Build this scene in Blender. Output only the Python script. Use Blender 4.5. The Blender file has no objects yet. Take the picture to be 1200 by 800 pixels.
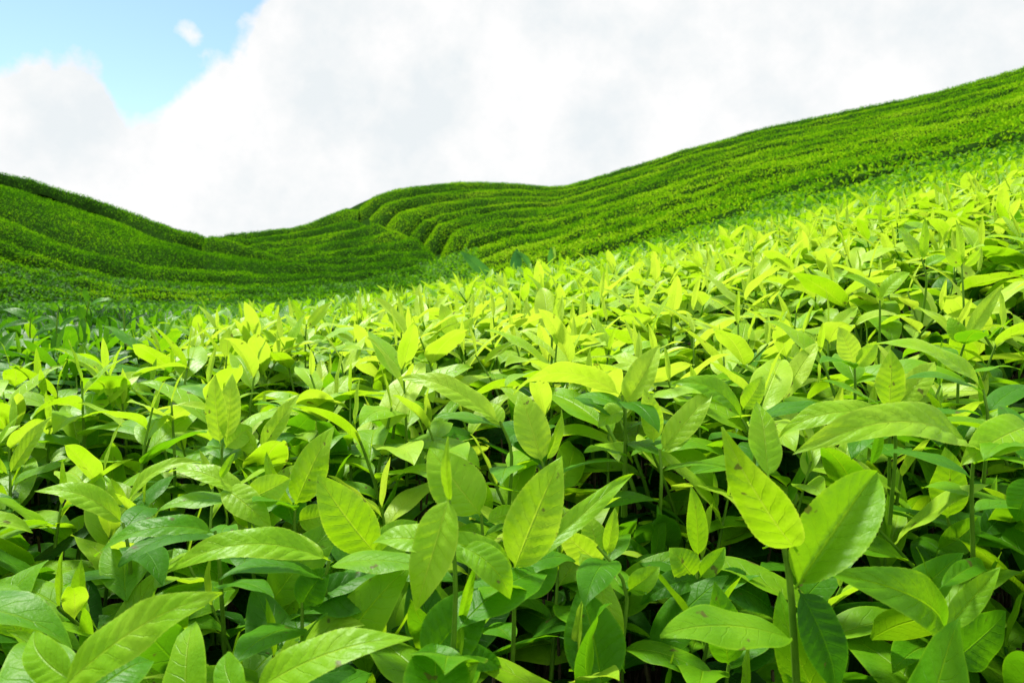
import bpy, math, random
import numpy as np
from mathutils import Vector
random.seed(7)
R = np.random.default_rng(11)
SC = bpy.context.scene
COL = SC.collection
FPX, U0, V0, CZ = 933.0, 600.0, 330.0, 1.25       # lens scale and eye height (metres); the eye stands at (0, 0, CZ)

def P(u, v, d):
    return np.array([(u - U0) / FPX * d, d, CZ + (V0 - v) / FPX * d])

# ------------------------------------------------------------------ materials
def new_mat(name):
    m = bpy.data.materials.new(name); m.use_nodes = True
    m.node_tree.nodes.clear()
    return m, m.node_tree.nodes, m.node_tree.links

def ramp(n, stops, interp='LINEAR'):
    r = n.new('ShaderNodeValToRGB'); r.color_ramp.interpolation = interp
    e = r.color_ramp.elements
    while len(e) > 1: e.remove(e[-1])
    for i, (p, c) in enumerate(stops):
        x = e[0] if i == 0 else e.new(p)
        x.position = p; x.color = (c[0], c[1], c[2], 1) if not isinstance(c, (int, float)) else (c, c, c, 1)
    return r

def mth(n, l, op, a, b=None, c=None, clamp=False):
    x = n.new('ShaderNodeMath'); x.operation = op; x.use_clamp = clamp
    for i, q in enumerate((a, b, c)):
        if q is None: continue
        if isinstance(q, (int, float)): x.inputs[i].default_value = q
        else: l.new(q, x.inputs[i])
    return x.outputs[0]

def mixc(n, l, f, a, b, mode='MIX'):
    x = n.new('ShaderNodeMix'); x.data_type = 'RGBA'; x.blend_type = mode
    for i, q in ((0, f), (6, a), (7, b)):
        if isinstance(q, (int, float)): x.inputs[i].default_value = q
        elif isinstance(q, tuple): x.inputs[i].default_value = (*q, 1)
        else: l.new(q, x.inputs[i])
    return x.outputs[2]

LEAF_STOPS = [(0.0, (.010, .046, .006)), (.25, (.022, .098, .004)), (.5, (.062, .218, .003)),
              (.75, (.185, .385, .005)), (1.0, (.360, .530, .035))]
TRANS_STOPS = [(0.0, (.016, .070, .002)), (.25, (.048, .185, .003)), (.5, (.150, .400, .003)),
               (.75, (.330, .575, .005)), (1.0, (.500, .660, .035))]

def leaf_material(name, detail=True, rough=.43, trans=.44, blue=0.0, spec=.17):
    m, n, l = new_mat(name)
    out = n.new('ShaderNodeOutputMaterial')
    at = n.new('ShaderNodeAttribute'); at.attribute_name = 'tone'
    oi = n.new('ShaderNodeObjectInfo')
    sep = n.new('ShaderNodeSeparateColor'); l.new(oi.outputs['Color'], sep.inputs[0])
    tone = mth(n, l, 'ADD', at.outputs['Fac'], sep.outputs[0])
    tc = n.new('ShaderNodeTexCoord')
    no = n.new('ShaderNodeTexNoise'); no.inputs['Scale'].default_value = 38 if detail else 2.2
    no.inputs['Detail'].default_value = 3
    l.new(tc.outputs['Object'], no.inputs['Vector'])
    tone = mth(n, l, 'ADD', tone, mth(n, l, 'MULTIPLY', mth(n, l, 'SUBTRACT', no.outputs['Fac'], .5), .30))
    uv = n.new('ShaderNodeUVMap'); uv.uv_map = 'UVMap'
    s2 = n.new('ShaderNodeSeparateXYZ'); l.new(uv.outputs[0], s2.inputs[0])
    t = s2.outputs[0]
    v = mth(n, l, 'ABSOLUTE', mth(n, l, 'MULTIPLY', mth(n, l, 'SUBTRACT', s2.outputs[1], .5), 2))
    if detail:
        ph = mth(n, l, 'FRACT', mth(n, l, 'ADD', mth(n, l, 'SUBTRACT', mth(n, l, 'MULTIPLY', t, 9.0), mth(n, l, 'SUBTRACT', mth(n, l, 'MULTIPLY', v, 1.5), mth(n, l, 'MULTIPLY', no.outputs['Fac'], 1.6))), 2.0))
        tri = mth(n, l, 'ABSOLUTE', mth(n, l, 'SUBTRACT', ph, .5))               # 0 on a side vein
        vein = mth(n, l, 'SUBTRACT', 1.0, mth(n, l, 'DIVIDE', tri, .06), clamp=True)
        vein = mth(n, l, 'MULTIPLY', vein, mth(n, l, 'SUBTRACT', 1.0, v))
        mid = mth(n, l, 'SUBTRACT', 1.0, mth(n, l, 'DIVIDE', v, .055), clamp=True)
        edge = mth(n, l, 'MULTIPLY', mth(n, l, 'SUBTRACT', v, .90, clamp=True), 10.0, clamp=True)
        tone = mth(n, l, 'ADD', tone, mth(n, l, 'MULTIPLY', mid, .16))
        tone = mth(n, l, 'ADD', tone, mth(n, l, 'MULTIPLY', vein, .04))
        tone = mth(n, l, 'ADD', tone, mth(n, l, 'MULTIPLY', edge, .12))
    r1 = ramp(n, LEAF_STOPS); l.new(tone, r1.inputs[0])
    r2 = ramp(n, TRANS_STOPS); l.new(tone, r2.inputs[0])
    col, tcol = r1.outputs[0], r2.outputs[0]
    if blue:
        col = mixc(n, l, blue, col, (.05, .20, .06)); tcol = mixc(n, l, blue, tcol, (.08, .30, .08))
    if detail:                                                                     # brown nicks and insect marks
        sp = n.new('ShaderNodeTexNoise'); sp.inputs['Scale'].default_value = 95; sp.inputs['Detail'].default_value = 2
        l.new(tc.outputs['Object'], sp.inputs['Vector'])
        sf = ramp(n, [(.0, 0.0), (.715, 0.0), (.75, .75)]); l.new(mth(n, l, 'ADD', sp.outputs['Fac'], mth(n, l, 'MULTIPLY', edge, .07)), sf.inputs[0])
        col = mixc(n, l, sf.outputs[0], col, (.10, .075, .02)); tcol = mixc(n, l, sf.outputs[0], tcol, (.08, .05, .01))
    geo = n.new('ShaderNodeNewGeometry')
    col = mixc(n, l, mth(n, l, 'MULTIPLY', geo.outputs['Backfacing'], .25), col, (.11, .28, .010))
    b = n.new('ShaderNodeBsdfPrincipled')
    l.new(col, b.inputs['Base Color']); b.inputs['Roughness'].default_value = rough
    l.new(mth(n, l, 'MULTIPLY', mth(n, l, 'ADD', .25, tone, clamp=True), spec), b.inputs['Specular IOR Level'])
    tr = n.new('ShaderNodeBsdfTranslucent'); l.new(tcol, tr.inputs['Color'])
    mx = n.new('ShaderNodeMixShader'); mx.inputs[0].default_value = trans
    if detail:
        h = mth(n, l, 'ADD', mth(n, l, 'MULTIPLY', mid, -.9), mth(n, l, 'MULTIPLY', vein, -.55))
        n3 = n.new('ShaderNodeTexNoise'); n3.inputs['Scale'].default_value = 320; n3.inputs['Detail'].default_value = 2
        l.new(tc.outputs['Object'], n3.inputs['Vector'])
        h = mth(n, l, 'ADD', h, mth(n, l, 'MULTIPLY', n3.outputs['Fac'], .5))
        bp = n.new('ShaderNodeBump'); bp.inputs['Strength'].default_value = .5; bp.inputs['Distance'].default_value = .0018
        l.new(h, bp.inputs['Height']); l.new(bp.outputs[0], b.inputs['Normal']); l.new(bp.outputs[0], tr.inputs['Normal'])
        rr = mth(n, l, 'ADD', mth(n, l, 'MULTIPLY', no.outputs['Fac'], .22), rough - .10)
        l.new(rr, b.inputs['Roughness'])
    l.new(b.outputs[0], mx.inputs[1]); l.new(tr.outputs[0], mx.inputs[2])
    l.new(mx.outputs[0], out.inputs[0])
    return m

def plain_material(name, c1, c2, scale, rough=.9, bump=.3, dist=.02):
    m, n, l = new_mat(name)
    out = n.new('ShaderNodeOutputMaterial'); b = n.new('ShaderNodeBsdfPrincipled')
    tc = n.new('ShaderNodeTexCoord')
    no = n.new('ShaderNodeTexNoise'); no.inputs['Scale'].default_value = scale; no.inputs['Detail'].default_value = 6
    l.new(tc.outputs['Object'], no.inputs['Vector'])
    r = ramp(n, [(.3, c1), (.7, c2)]); l.new(no.outputs['Fac'], r.inputs[0]); l.new(r.outputs[0], b.inputs['Base Color'])
    b.inputs['Roughness'].default_value = rough; b.inputs['Specular IOR Level'].default_value = .1 if rough < .9 else 0.0
    bp = n.new('ShaderNodeBump'); bp.inputs['Strength'].default_value = bump; bp.inputs['Distance'].default_value = dist
    l.new(no.outputs['Fac'], bp.inputs['Height']); l.new(bp.outputs[0], b.inputs['Normal'])
    l.new(b.outputs[0], out.inputs[0])
    return m

M_LEAF = leaf_material('tea leaf')
M_FAR = leaf_material('tea leaf far', detail=False, rough=.6, trans=.4, spec=.12)
M_HEDGE = leaf_material('hedge leaf', detail=False, rough=.9, trans=.35, spec=.0)
M_BROAD = leaf_material('broad leaf', rough=.5, trans=.4, blue=.38)
M_STEM = plain_material('green stem', (.06, .14, .008), (.12, .24, .015), 60, .5, .2, .001)
M_TWIG = plain_material('woody twig', (.035, .025, .014), (.09, .07, .04), 80, .8, .4, .002)
M_SOIL = plain_material('dark soil', (.010, .011, .005), (.030, .028, .013), 6, .95, .5, .03)
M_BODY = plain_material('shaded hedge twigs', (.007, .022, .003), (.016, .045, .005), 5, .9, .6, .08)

# ------------------------------------------------------------------ mesh helpers
def mk(name, V, F, uv=None, tone=None, mat=None, parent=None, smooth=True, fmat=None, mats=None):
    V = np.asarray(V, np.float32); F = np.asarray(F, np.int32)
    me = bpy.data.meshes.new(name)
    me.vertices.add(len(V)); me.vertices.foreach_set('co', V.ravel())
    k = F.shape[1]
    me.loops.add(F.size); me.loops.foreach_set('vertex_index', F.ravel())
    me.polygons.add(len(F)); me.polygons.foreach_set('loop_start', np.arange(0, F.size, k, dtype=np.int32))
    if smooth: me.polygons.foreach_set('use_smooth', np.ones(len(F), bool))
    if uv is not None:
        lay = me.uv_layers.new(name='UVMap'); lay.data.foreach_set('uv', np.asarray(uv, np.float32)[F.ravel()].ravel())
    if tone is not None:
        a = me.attributes.new('tone', 'FLOAT', 'POINT'); a.data.foreach_set('value', np.asarray(tone, np.float32))
    for x in (mats or [mat]): me.materials.append(x)
    if fmat is not None: me.polygons.foreach_set('material_index', np.asarray(fmat, np.int32))
    me.update(calc_edges=True); me.validate()
    o = bpy.data.objects.new(name, me); COL.objects.link(o)
    o.color = (0, 0, 0, 1)
    if parent is not None: o.parent = parent
    return o

def empty(name, loc):
    o = bpy.data.objects.new(name, None); COL.objects.link(o); o.location = loc; o.empty_display_size = .01
    return o

def tag(o, label=None, cat=None, group=None, kind=None):
    for k, v in (('label', label), ('category', cat), ('group', group), ('kind', kind)):
        if v: o[k] = v
    return o

def leaf(L, W, nL, nW, arch=0.0, bend=None, fold=.3, quilt=.006, ripple=.012, curl=.12, twist=0.0, ser=.012, seed=0, cup=.28, wpow=(.62, .98)):
    """A tea leaf lying along +x, its upper face to +z: pointed ellipse, V-folded on the midrib, toothed edge."""
    rg = np.random.default_rng(seed)
    t = np.linspace(0, 1, nL + 1); q = np.linspace(-1, 1, nW + 1)
    tt = np.clip((t - .05) / .95, 0, 1)
    a, b = wpow
    pk = a / (a + b)
    w = tt ** a * (1 - tt) ** b / (pk ** a * (1 - pk) ** b)
    w = np.maximum(w, .045 * (1 - t) + .012)
    if nL >= 30: w = w * (1 + ser * np.where(np.arange(nL + 1) % 2, 1, -1) * (tt > .06) * (tt < .96))
    if bend is None:
        X = t * L; Z = arch * L * 4 * t * (1 - t) - curl * L * np.maximum(0, t - .62) ** 2 * 3
        ang = np.arctan2(np.gradient(Z), np.gradient(X))
    else:
        ang = bend[0] - bend[1] * t - curl * 3 * np.maximum(0, t - .65) ** 2 * 4
        X = np.concatenate([[0], np.cumsum(np.cos(ang[:-1]))]) * L / nL
        Z = np.concatenate([[0], np.cumsum(np.sin(ang[:-1]))]) * L / nL
    T, Q = np.meshgrid(t, q, indexing='ij')
    hw = (w * W / 2)[:, None]
    fo = fold * (1 - .35 * T)
    cs = np.cos(np.arctan(fo))
    y = Q * hw * cs
    aq = np.abs(Q)
    h = (hw * fo * (np.sqrt(Q * Q + .004) - .063) - cup * hw * Q * Q * np.sin(np.pi * np.clip(T * 1.1, 0, 1))) * cs
    h = h + quilt * L * np.sin(2 * np.pi * (9 * T - 1.5 * aq)) * np.sin(np.pi * np.clip(aq, 0, 1)) * (hw / (W / 2))
    p1, p2 = rg.uniform(0, 6.28, 2); f1, f2 = rg.uniform(1.4, 2.8, 2)
    h = h + ripple * L * Q * Q * np.where(Q > 0, np.sin(6.28 * f1 * T + p1), np.sin(6.28 * f2 * T + p2))
    y = y + rg.normal(0, .02) * L * np.sin(T * 3.14)                       # a slight sideways sweep
    tw = twist * T
    y, h = y * np.cos(tw) - h * np.sin(tw), y * np.sin(tw) + h * np.cos(tw)
    A = ang[:, None]
    V = np.stack([X[:, None] - h * np.sin(A), y, Z[:, None] + h * np.cos(A)], -1).reshape(-1, 3)
    i = np.arange(nL)[:, None] * (nW + 1) + np.arange(nW)[None, :]
    F = np.stack([i, i + (nW + 1), i + (nW + 2), i + 1], -1).reshape(-1, 4)
    uv = np.stack([T, Q * .5 + .5], -1).reshape(-1, 2)
    return V, F, uv

def frame(D, N):
    D = D / np.linalg.norm(D)
    Y = np.cross(N, D); Y /= np.linalg.norm(Y)
    return np.stack([D, Y, np.cross(D, Y)], 0)                              # rows: x, y, z axes

def tube(pts, r0, r1, ns=7):
    pts = np.asarray(pts, float); n = len(pts)
    tg = np.gradient(pts, axis=0); tg /= np.linalg.norm(tg, axis=1)[:, None]
    V = []
    for i in range(n):
        a = np.cross(tg[i], [.13, .97, .2]); a /= np.linalg.norm(a); b = np.cross(tg[i], a)
        r = r0 + (r1 - r0) * i / (n - 1)
        for k in range(ns):
            th = 6.2832 * k / ns
            V.append(pts[i] + r * (math.cos(th) * a + math.sin(th) * b))
    F = [[i * ns + k, i * ns + (k + 1) % ns, (i + 1) * ns + (k + 1) % ns, (i + 1) * ns + k] for i in range(n - 1) for k in range(ns)]
    return np.array(V), np.array(F)

def curve_pts(ctrl, n=9):
    c = np.asarray(ctrl, float)
    s = np.linspace(0, len(c) - 1, n)
    out = np.stack([np.interp(s, np.arange(len(c)), c[:, k]) for k in range(3)], 1)
    for _ in range(2): out[1:-1] = (out[:-2] + 2 * out[1:-1] + out[2:]) / 4
    return out

# ------------------------------------------------------------------ the shape of the land
TPS = []
for d, row in {
    .4: [(-300, 800), (100, 800), (600, 800), (1100, 800), (1500, 790)],
    .6: [(-300, 625), (100, 622), (600, 612), (1100, 590), (1500, 570)],
    .85: [(-300, 525), (100, 520), (600, 468), (1100, 440), (1500, 400)],
    1.2: [(-300, 455), (100, 452), (350, 432), (600, 412), (1100, 338), (1500, 285)],
    1.9: [(-300, 408), (100, 408), (300, 400), (600, 358), (850, 318), (1100, 258), (1500, 190)],
    3: [(-300, 383), (100, 386), (300, 382), (500, 355), (600, 337), (900, 277), (1150, 222), (1500, 150)],
    6: [(-300, 364), (0, 366), (300, 364), (480, 352), (600, 332), (750, 298), (900, 258), (1050, 217), (1200, 181), (1500, 120)],
    11: [(-300, 359), (0, 360), (300, 359), (480, 349), (600, 328), (750, 288), (900, 242)],
    22: [(-300, 356), (0, 357), (300, 356), (480, 346)],
}.items():
    for u, v in row: TPS.append((u, d, v))
TPS = np.array(TPS, float)
tq = lambda u, d: np.stack([np.asarray(u) / 250.0, np.log(np.asarray(d)) * 2.0], -1)
def _k(r2): return np.where(r2 > 1e-12, r2 * np.log(np.maximum(r2, 1e-12)), 0)
_c = tq(TPS[:, 0], TPS[:, 1]); _n = len(_c)
_K = _k(((_c[:, None] - _c[None]) ** 2).sum(-1)) + np.eye(_n) * .02
_Pm = np.concatenate([np.ones((_n, 1)), _c], 1)
_S = np.linalg.solve(np.block([[_K, _Pm], [_Pm.T, np.zeros((3, 3))]]), np.concatenate([TPS[:, 2], np.zeros(3)]))
def near_v(u, d):
    sh = np.broadcast(u, d).shape
    u = np.clip(np.broadcast_to(u, sh).ravel(), -300, 1500); d = np.maximum(np.broadcast_to(d, sh).ravel(), .4)
    q = tq(u, d)
    return (_k(((q[:, None] - _c[None]) ** 2).sum(-1)) @ _S[:_n] + _S[_n] + q @ _S[_n + 1:]).reshape(sh)

def smooth_line(pts):
    p = np.array(pts, float); g = np.arange(p[0, 0], p[-1, 0] + .5, 2.0)
    y = np.interp(g, p[:, 0], p[:, 1])
    k = np.hanning(23); k /= k.sum()
    y = np.convolve(np.pad(y, 11, mode='reflect', reflect_type='odd'), k, 'valid')
    return lambda u: np.interp(u, g, y)
RIDGE = smooth_line([(-400, 122), (-150, 163), (0, 200), (50, 213), (100, 229), (150, 246), (200, 263), (235, 273), (262, 274), (300, 270), (350, 264),
                     (380, 252), (420, 233), (460, 219), (500, 214), (550, 212), (600, 213), (640, 217), (660, 217), (700, 206), (750, 191), (800, 175),
                     (900, 148), (1000, 128), (1040, 119), (1100, 107), (1150, 92), (1200, 78), (1350, 40), (1600, 10)])
RD = smooth_line([(-400, 38), (0, 45), (200, 50), (240, 54), (300, 68), (400, 78), (550, 84), (650, 80), (800, 70), (1000, 62), (1200, 56), (1600, 48)])
D0 = smooth_line([(-400, 22), (430, 22), (500, 19), (600, 14), (750, 10.5), (900, 9), (1200, 8), (1600, 8)])
SG = np.linspace(0, 1, 160)
def hill_v(u, d):
    u = np.clip(u, -300, 1500)
    d0, r = D0(u), RD(u); vb = near_v(u, d0); vr = RIDGE(u)
    s = np.clip((d - d0) / (r - d0), 0, 1)
    g = .62 * (1 - d0 / np.maximum(d, d0)) / (1 - d0 / r) + .38 * s
    return vb + (vr - vb) * np.minimum(g, 1)
def top_z(u, d):
    """Height of the tea's top above the ground datum, by bearing u and distance d (metres ahead)."""
    u = np.asarray(u, float); d = np.asarray(d, float)
    uc = np.clip(u, -300, 1500); dn = np.maximum(d, .4)
    r = RD(uc); v = np.where(d <= D0(uc), near_v(uc, dn), hill_v(uc, np.minimum(d, r)))
    z = CZ + (V0 - v) / FPX * np.minimum(dn, r)
    over = np.maximum(d - r, 0)
    zr = z
    z = np.where(over > 0, np.maximum(zr - .012 * over ** 2 - .02 * over, np.minimum(zr, -2.0)), z)
    return z
def hill_point(u, v):
    """Where a sight line of bearing u and height v meets the hillside."""
    u = np.asarray(u, float); v = np.asarray(v, float); out = np.empty_like(u)
    for i in range(len(u)):
        d = D0(u[i]) + SG * (RD(u[i]) - D0(u[i]))
        vv = hill_v(np.full_like(d, u[i]), d)
        out[i] = np.interp(-v[i], -vv, d)
    return out

# ground sheet ------------------------------------------------------
gu = np.concatenate([np.linspace(-2600, -320, 20), np.arange(-300, 1501, 15.0), np.linspace(1520, 3800, 20)])
gd = np.concatenate([np.linspace(.02, 1, 12), np.geomspace(1.1, 95, 150), np.geomspace(100, 3500, 20)])
GU, GD = np.meshgrid(gu, gd, indexing='ij')
zz = top_z(GU, GD)
drop = np.where(GD < D0(np.clip(GU, -300, 1500)), np.minimum(.55, .30 + .25 * GD), 1.15)
rr_ = RD(np.clip(GU, -300, 1500)); drop = np.where((GD > rr_ - 2) & (GD < rr_ + 2), np.minimum(drop, 1.15 - .75 * np.clip((GD - rr_ + 2) / 1.5, 0, 1)), drop)
zz = zz - drop
zz += np.sin(GU * .13 + GD * 5) * .008
V = np.stack([(GU - U0) / FPX * GD, GD, zz], -1).reshape(-1, 3)
nd = len(gd); i = (np.arange(len(gu) - 1)[:, None] * nd + np.arange(nd - 1)[None]).ravel()
F = np.stack([i, i + nd, i + nd + 1, i + 1], -1)
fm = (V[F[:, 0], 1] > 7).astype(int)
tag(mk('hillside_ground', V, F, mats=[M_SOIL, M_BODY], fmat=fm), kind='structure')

gx, gy = np.meshgrid(np.linspace(-5, 5, 41), np.linspace(-2.5, 1.6, 22), indexing='ij')
gz = top_z(U0 + gx / np.maximum(gy, .4) * FPX, np.maximum(gy, .4)) - .60
i = (np.arange(40)[:, None] * 22 + np.arange(21)[None]).ravel()
tag(mk('ground', np.stack([gx, gy, gz], -1).reshape(-1, 3), np.stack([i, i + 22, i + 23, i + 1], -1), mat=M_SOIL), kind='structure')

# ------------------------------------------------------------------ leaf scattering for the uncountable mass
def scatter_leaves(templates, pos, D, N, scale, tone, tid):
    Vs, Fs, Us, Ts = [], [], [], []; off = 0
    for k, (tv, tf, tu) in enumerate(templates):
        idx = np.where(tid == k)[0]
        if len(idx) == 0: continue
        d = D[idx] / np.linalg.norm(D[idx], axis=1)[:, None]
        y = np.cross(N[idx], d); y /= np.maximum(np.linalg.norm(y, axis=1), 1e-6)[:, None]
        z = np.cross(d, y)
        B = np.stack([d, y, z], 1)
        v = np.einsum('vk,nkj->nvj', tv, B) * scale[idx][:, None, None] + pos[idx][:, None, :]
        n = len(tv)
        Vs.append(v.reshape(-1, 3)); Us.append(np.tile(tu, (len(idx), 1)))
        Fs.append((tf[None] + (np.arange(len(idx)) * n)[:, None, None]).reshape(-1, 4) + off)
        Ts.append(np.repeat(tone[idx], n)); off += len(idx) * n
    return np.concatenate(Vs), np.concatenate(Fs), np.concatenate(Us), np.concatenate(Ts)

def join(parts):
    Vs, Fs, Us, Ts = [], [], [], []; off = 0
    for v, f, u, t in parts:
        Vs.append(v); Fs.append(f + off); Us.append(u); Ts.append(t); off += len(v)
    return np.concatenate(Vs), np.concatenate(Fs), np.concatenate(Us), np.concatenate(Ts)

def rand_dirs(n, lo, hi):
    a = R.uniform(0, 6.2832, n); e = np.radians(R.uniform(lo, hi, n))
    return np.stack([np.cos(a) * np.cos(e), np.sin(a) * np.cos(e), np.sin(e)], 1)
def up_normals(n, tilt):
    v = R.normal(0, tilt, (n, 3)); v[:, 2] = 1; return v / np.linalg.norm(v, axis=1)[:, None]

def sample_ud(n, d1, d2, ua, ub):
    d = np.sqrt(R.uniform(d1 * d1, d2 * d2, n)); u = R.uniform(ua, ub, n)
    return u, d
def area(d1, d2, ua, ub): return (ub - ua) / FPX * .5 * (d2 * d2 - d1 * d1)

def dark_bush(u, d):
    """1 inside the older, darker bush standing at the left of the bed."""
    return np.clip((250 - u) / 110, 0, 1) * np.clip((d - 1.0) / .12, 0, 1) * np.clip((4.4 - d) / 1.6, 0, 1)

near_t = [leaf(1, .42, 12, 4, bend=(b, k), fold=f, seed=s, curl=.15) for s, (b, k, f) in enumerate([(.3, .9, .3), (.1, .6, .2), (.5, 1.3, .35), (.2, .3, .15), (.6, 1.0, .4), (0, .8, .25)])]
mid_t = [leaf(1, .42, 5, 2, bend=(b, k), fold=f, seed=s, curl=.15, quilt=0) for s, (b, k, f) in enumerate([(.3, .9, .3), (.1, .6, .2), (.5, 1.3, .35), (.2, .3, .15)])]
far_t = [leaf(1, .45, 2, 2, bend=(b, k), fold=f, seed=s, curl=0, quilt=0, wpow=(.5, .6)) for s, (b, k, f) in enumerate([(.3, .9, .3), (.1, .6, .2), (.4, 1.1, .35)])]

def canopy_layer(n, d1, d2, ua, ub, depth, scale, tones, el, tilt, temps):
    u, d = sample_ud(n, d1, d2, ua, ub)
    z = top_z(u, d) - R.uniform(*depth, n)
    z = np.maximum(z, top_z(u, d) - np.minimum(.5, .25 + .25 * d))
    pos = np.stack([(u - U0) / FPX * d, d, z], 1)
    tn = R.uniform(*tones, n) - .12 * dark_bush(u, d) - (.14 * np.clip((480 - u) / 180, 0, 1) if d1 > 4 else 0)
    return scatter_leaves(temps, pos, rand_dirs(n, *el), up_normals(n, tilt), R.uniform(*scale, n), tn, R.integers(0, len(temps), n))

A1 = area(.16, 1.6, -350, 1550)
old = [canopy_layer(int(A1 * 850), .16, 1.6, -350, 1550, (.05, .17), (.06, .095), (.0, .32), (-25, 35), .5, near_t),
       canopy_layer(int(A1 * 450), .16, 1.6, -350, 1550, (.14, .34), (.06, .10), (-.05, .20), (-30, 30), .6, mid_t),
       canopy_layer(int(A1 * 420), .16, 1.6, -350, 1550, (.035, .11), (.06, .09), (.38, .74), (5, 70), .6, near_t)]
def side_layer(n, depth, scale, tones, el, temps):
    # the bed goes on beside and behind the eye, outside the view
    x = R.uniform(-2.4, 2.4, n); y = R.uniform(-.9, 1.7, n)
    ok = (np.abs(x) > .72 * np.maximum(y, 0) + .12); x, y = x[ok], y[ok]; n = len(x)
    d = np.maximum(y, .4)
    pos = np.stack([x, y, top_z(U0 + x / d * FPX, d) - R.uniform(*depth, n)], 1)
    return scatter_leaves(temps, pos, rand_dirs(n, *el), up_normals(n, .5), R.uniform(*scale, n), R.uniform(*tones, n), R.integers(0, len(temps), n))
old += [side_layer(7000, (.05, .2), (.06, .095), (.05, .42), (-25, 35), mid_t), side_layer(9000, (-.02, .09), (.055, .09), (.45, .95), (0, 75), near_t[:5])]
A2 = area(1.6, 4.5, -300, 1500)
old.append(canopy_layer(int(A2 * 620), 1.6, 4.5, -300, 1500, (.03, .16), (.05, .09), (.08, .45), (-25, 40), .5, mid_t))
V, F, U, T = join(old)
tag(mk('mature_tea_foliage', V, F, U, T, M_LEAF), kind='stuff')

# twigs below the leaves
tv = []
for _ in range(900):
    u, d = sample_ud(1, .25, 1.7, -300, 1500); u, d = float(u[0]), float(d[0])
    z1 = float(top_z(u, d)) - .06; z0 = z1 - min(.42, .22 + .2 * d)
    x, y = (u - U0) / FPX * d, d
    p = curve_pts([(x + random.uniform(-.06, .06), y + random.uniform(-.06, .06), z0), (x + random.uniform(-.03, .03), y, (z0 + z1) / 2), (x, y, z1)], 5)
    a, b = tube(p, .0028, .0012, 5); tv.append((a, b, np.zeros((len(a), 2)), np.zeros(len(a))))
V, F, U, T = join(tv)
tag(mk('tea_twig_undergrowth', V, F, mat=M_TWIG), kind='stuff')

# far bed: leaves only
far = []
A3 = area(4.5, 11, -260, 1460)
far.append(canopy_layer(int(A3 * 560), 4.3, 11, -260, 1460, (-.02, .10), (.045, .085), (.22, .72), (-15, 55), .5, mid_t[:3]))
A4 = area(10.5, 27, -220, 560)
far.append(canopy_layer(int(A4 * 170), 10.5, 27, -220, 560, (-.03, .10), (.08, .15), (.22, .60), (-15, 50), .5, far_t))
V, F, U, T = join(far)
tag(mk('far_tea_foliage', V, F, U, T, M_FAR), kind='stuff')

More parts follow.
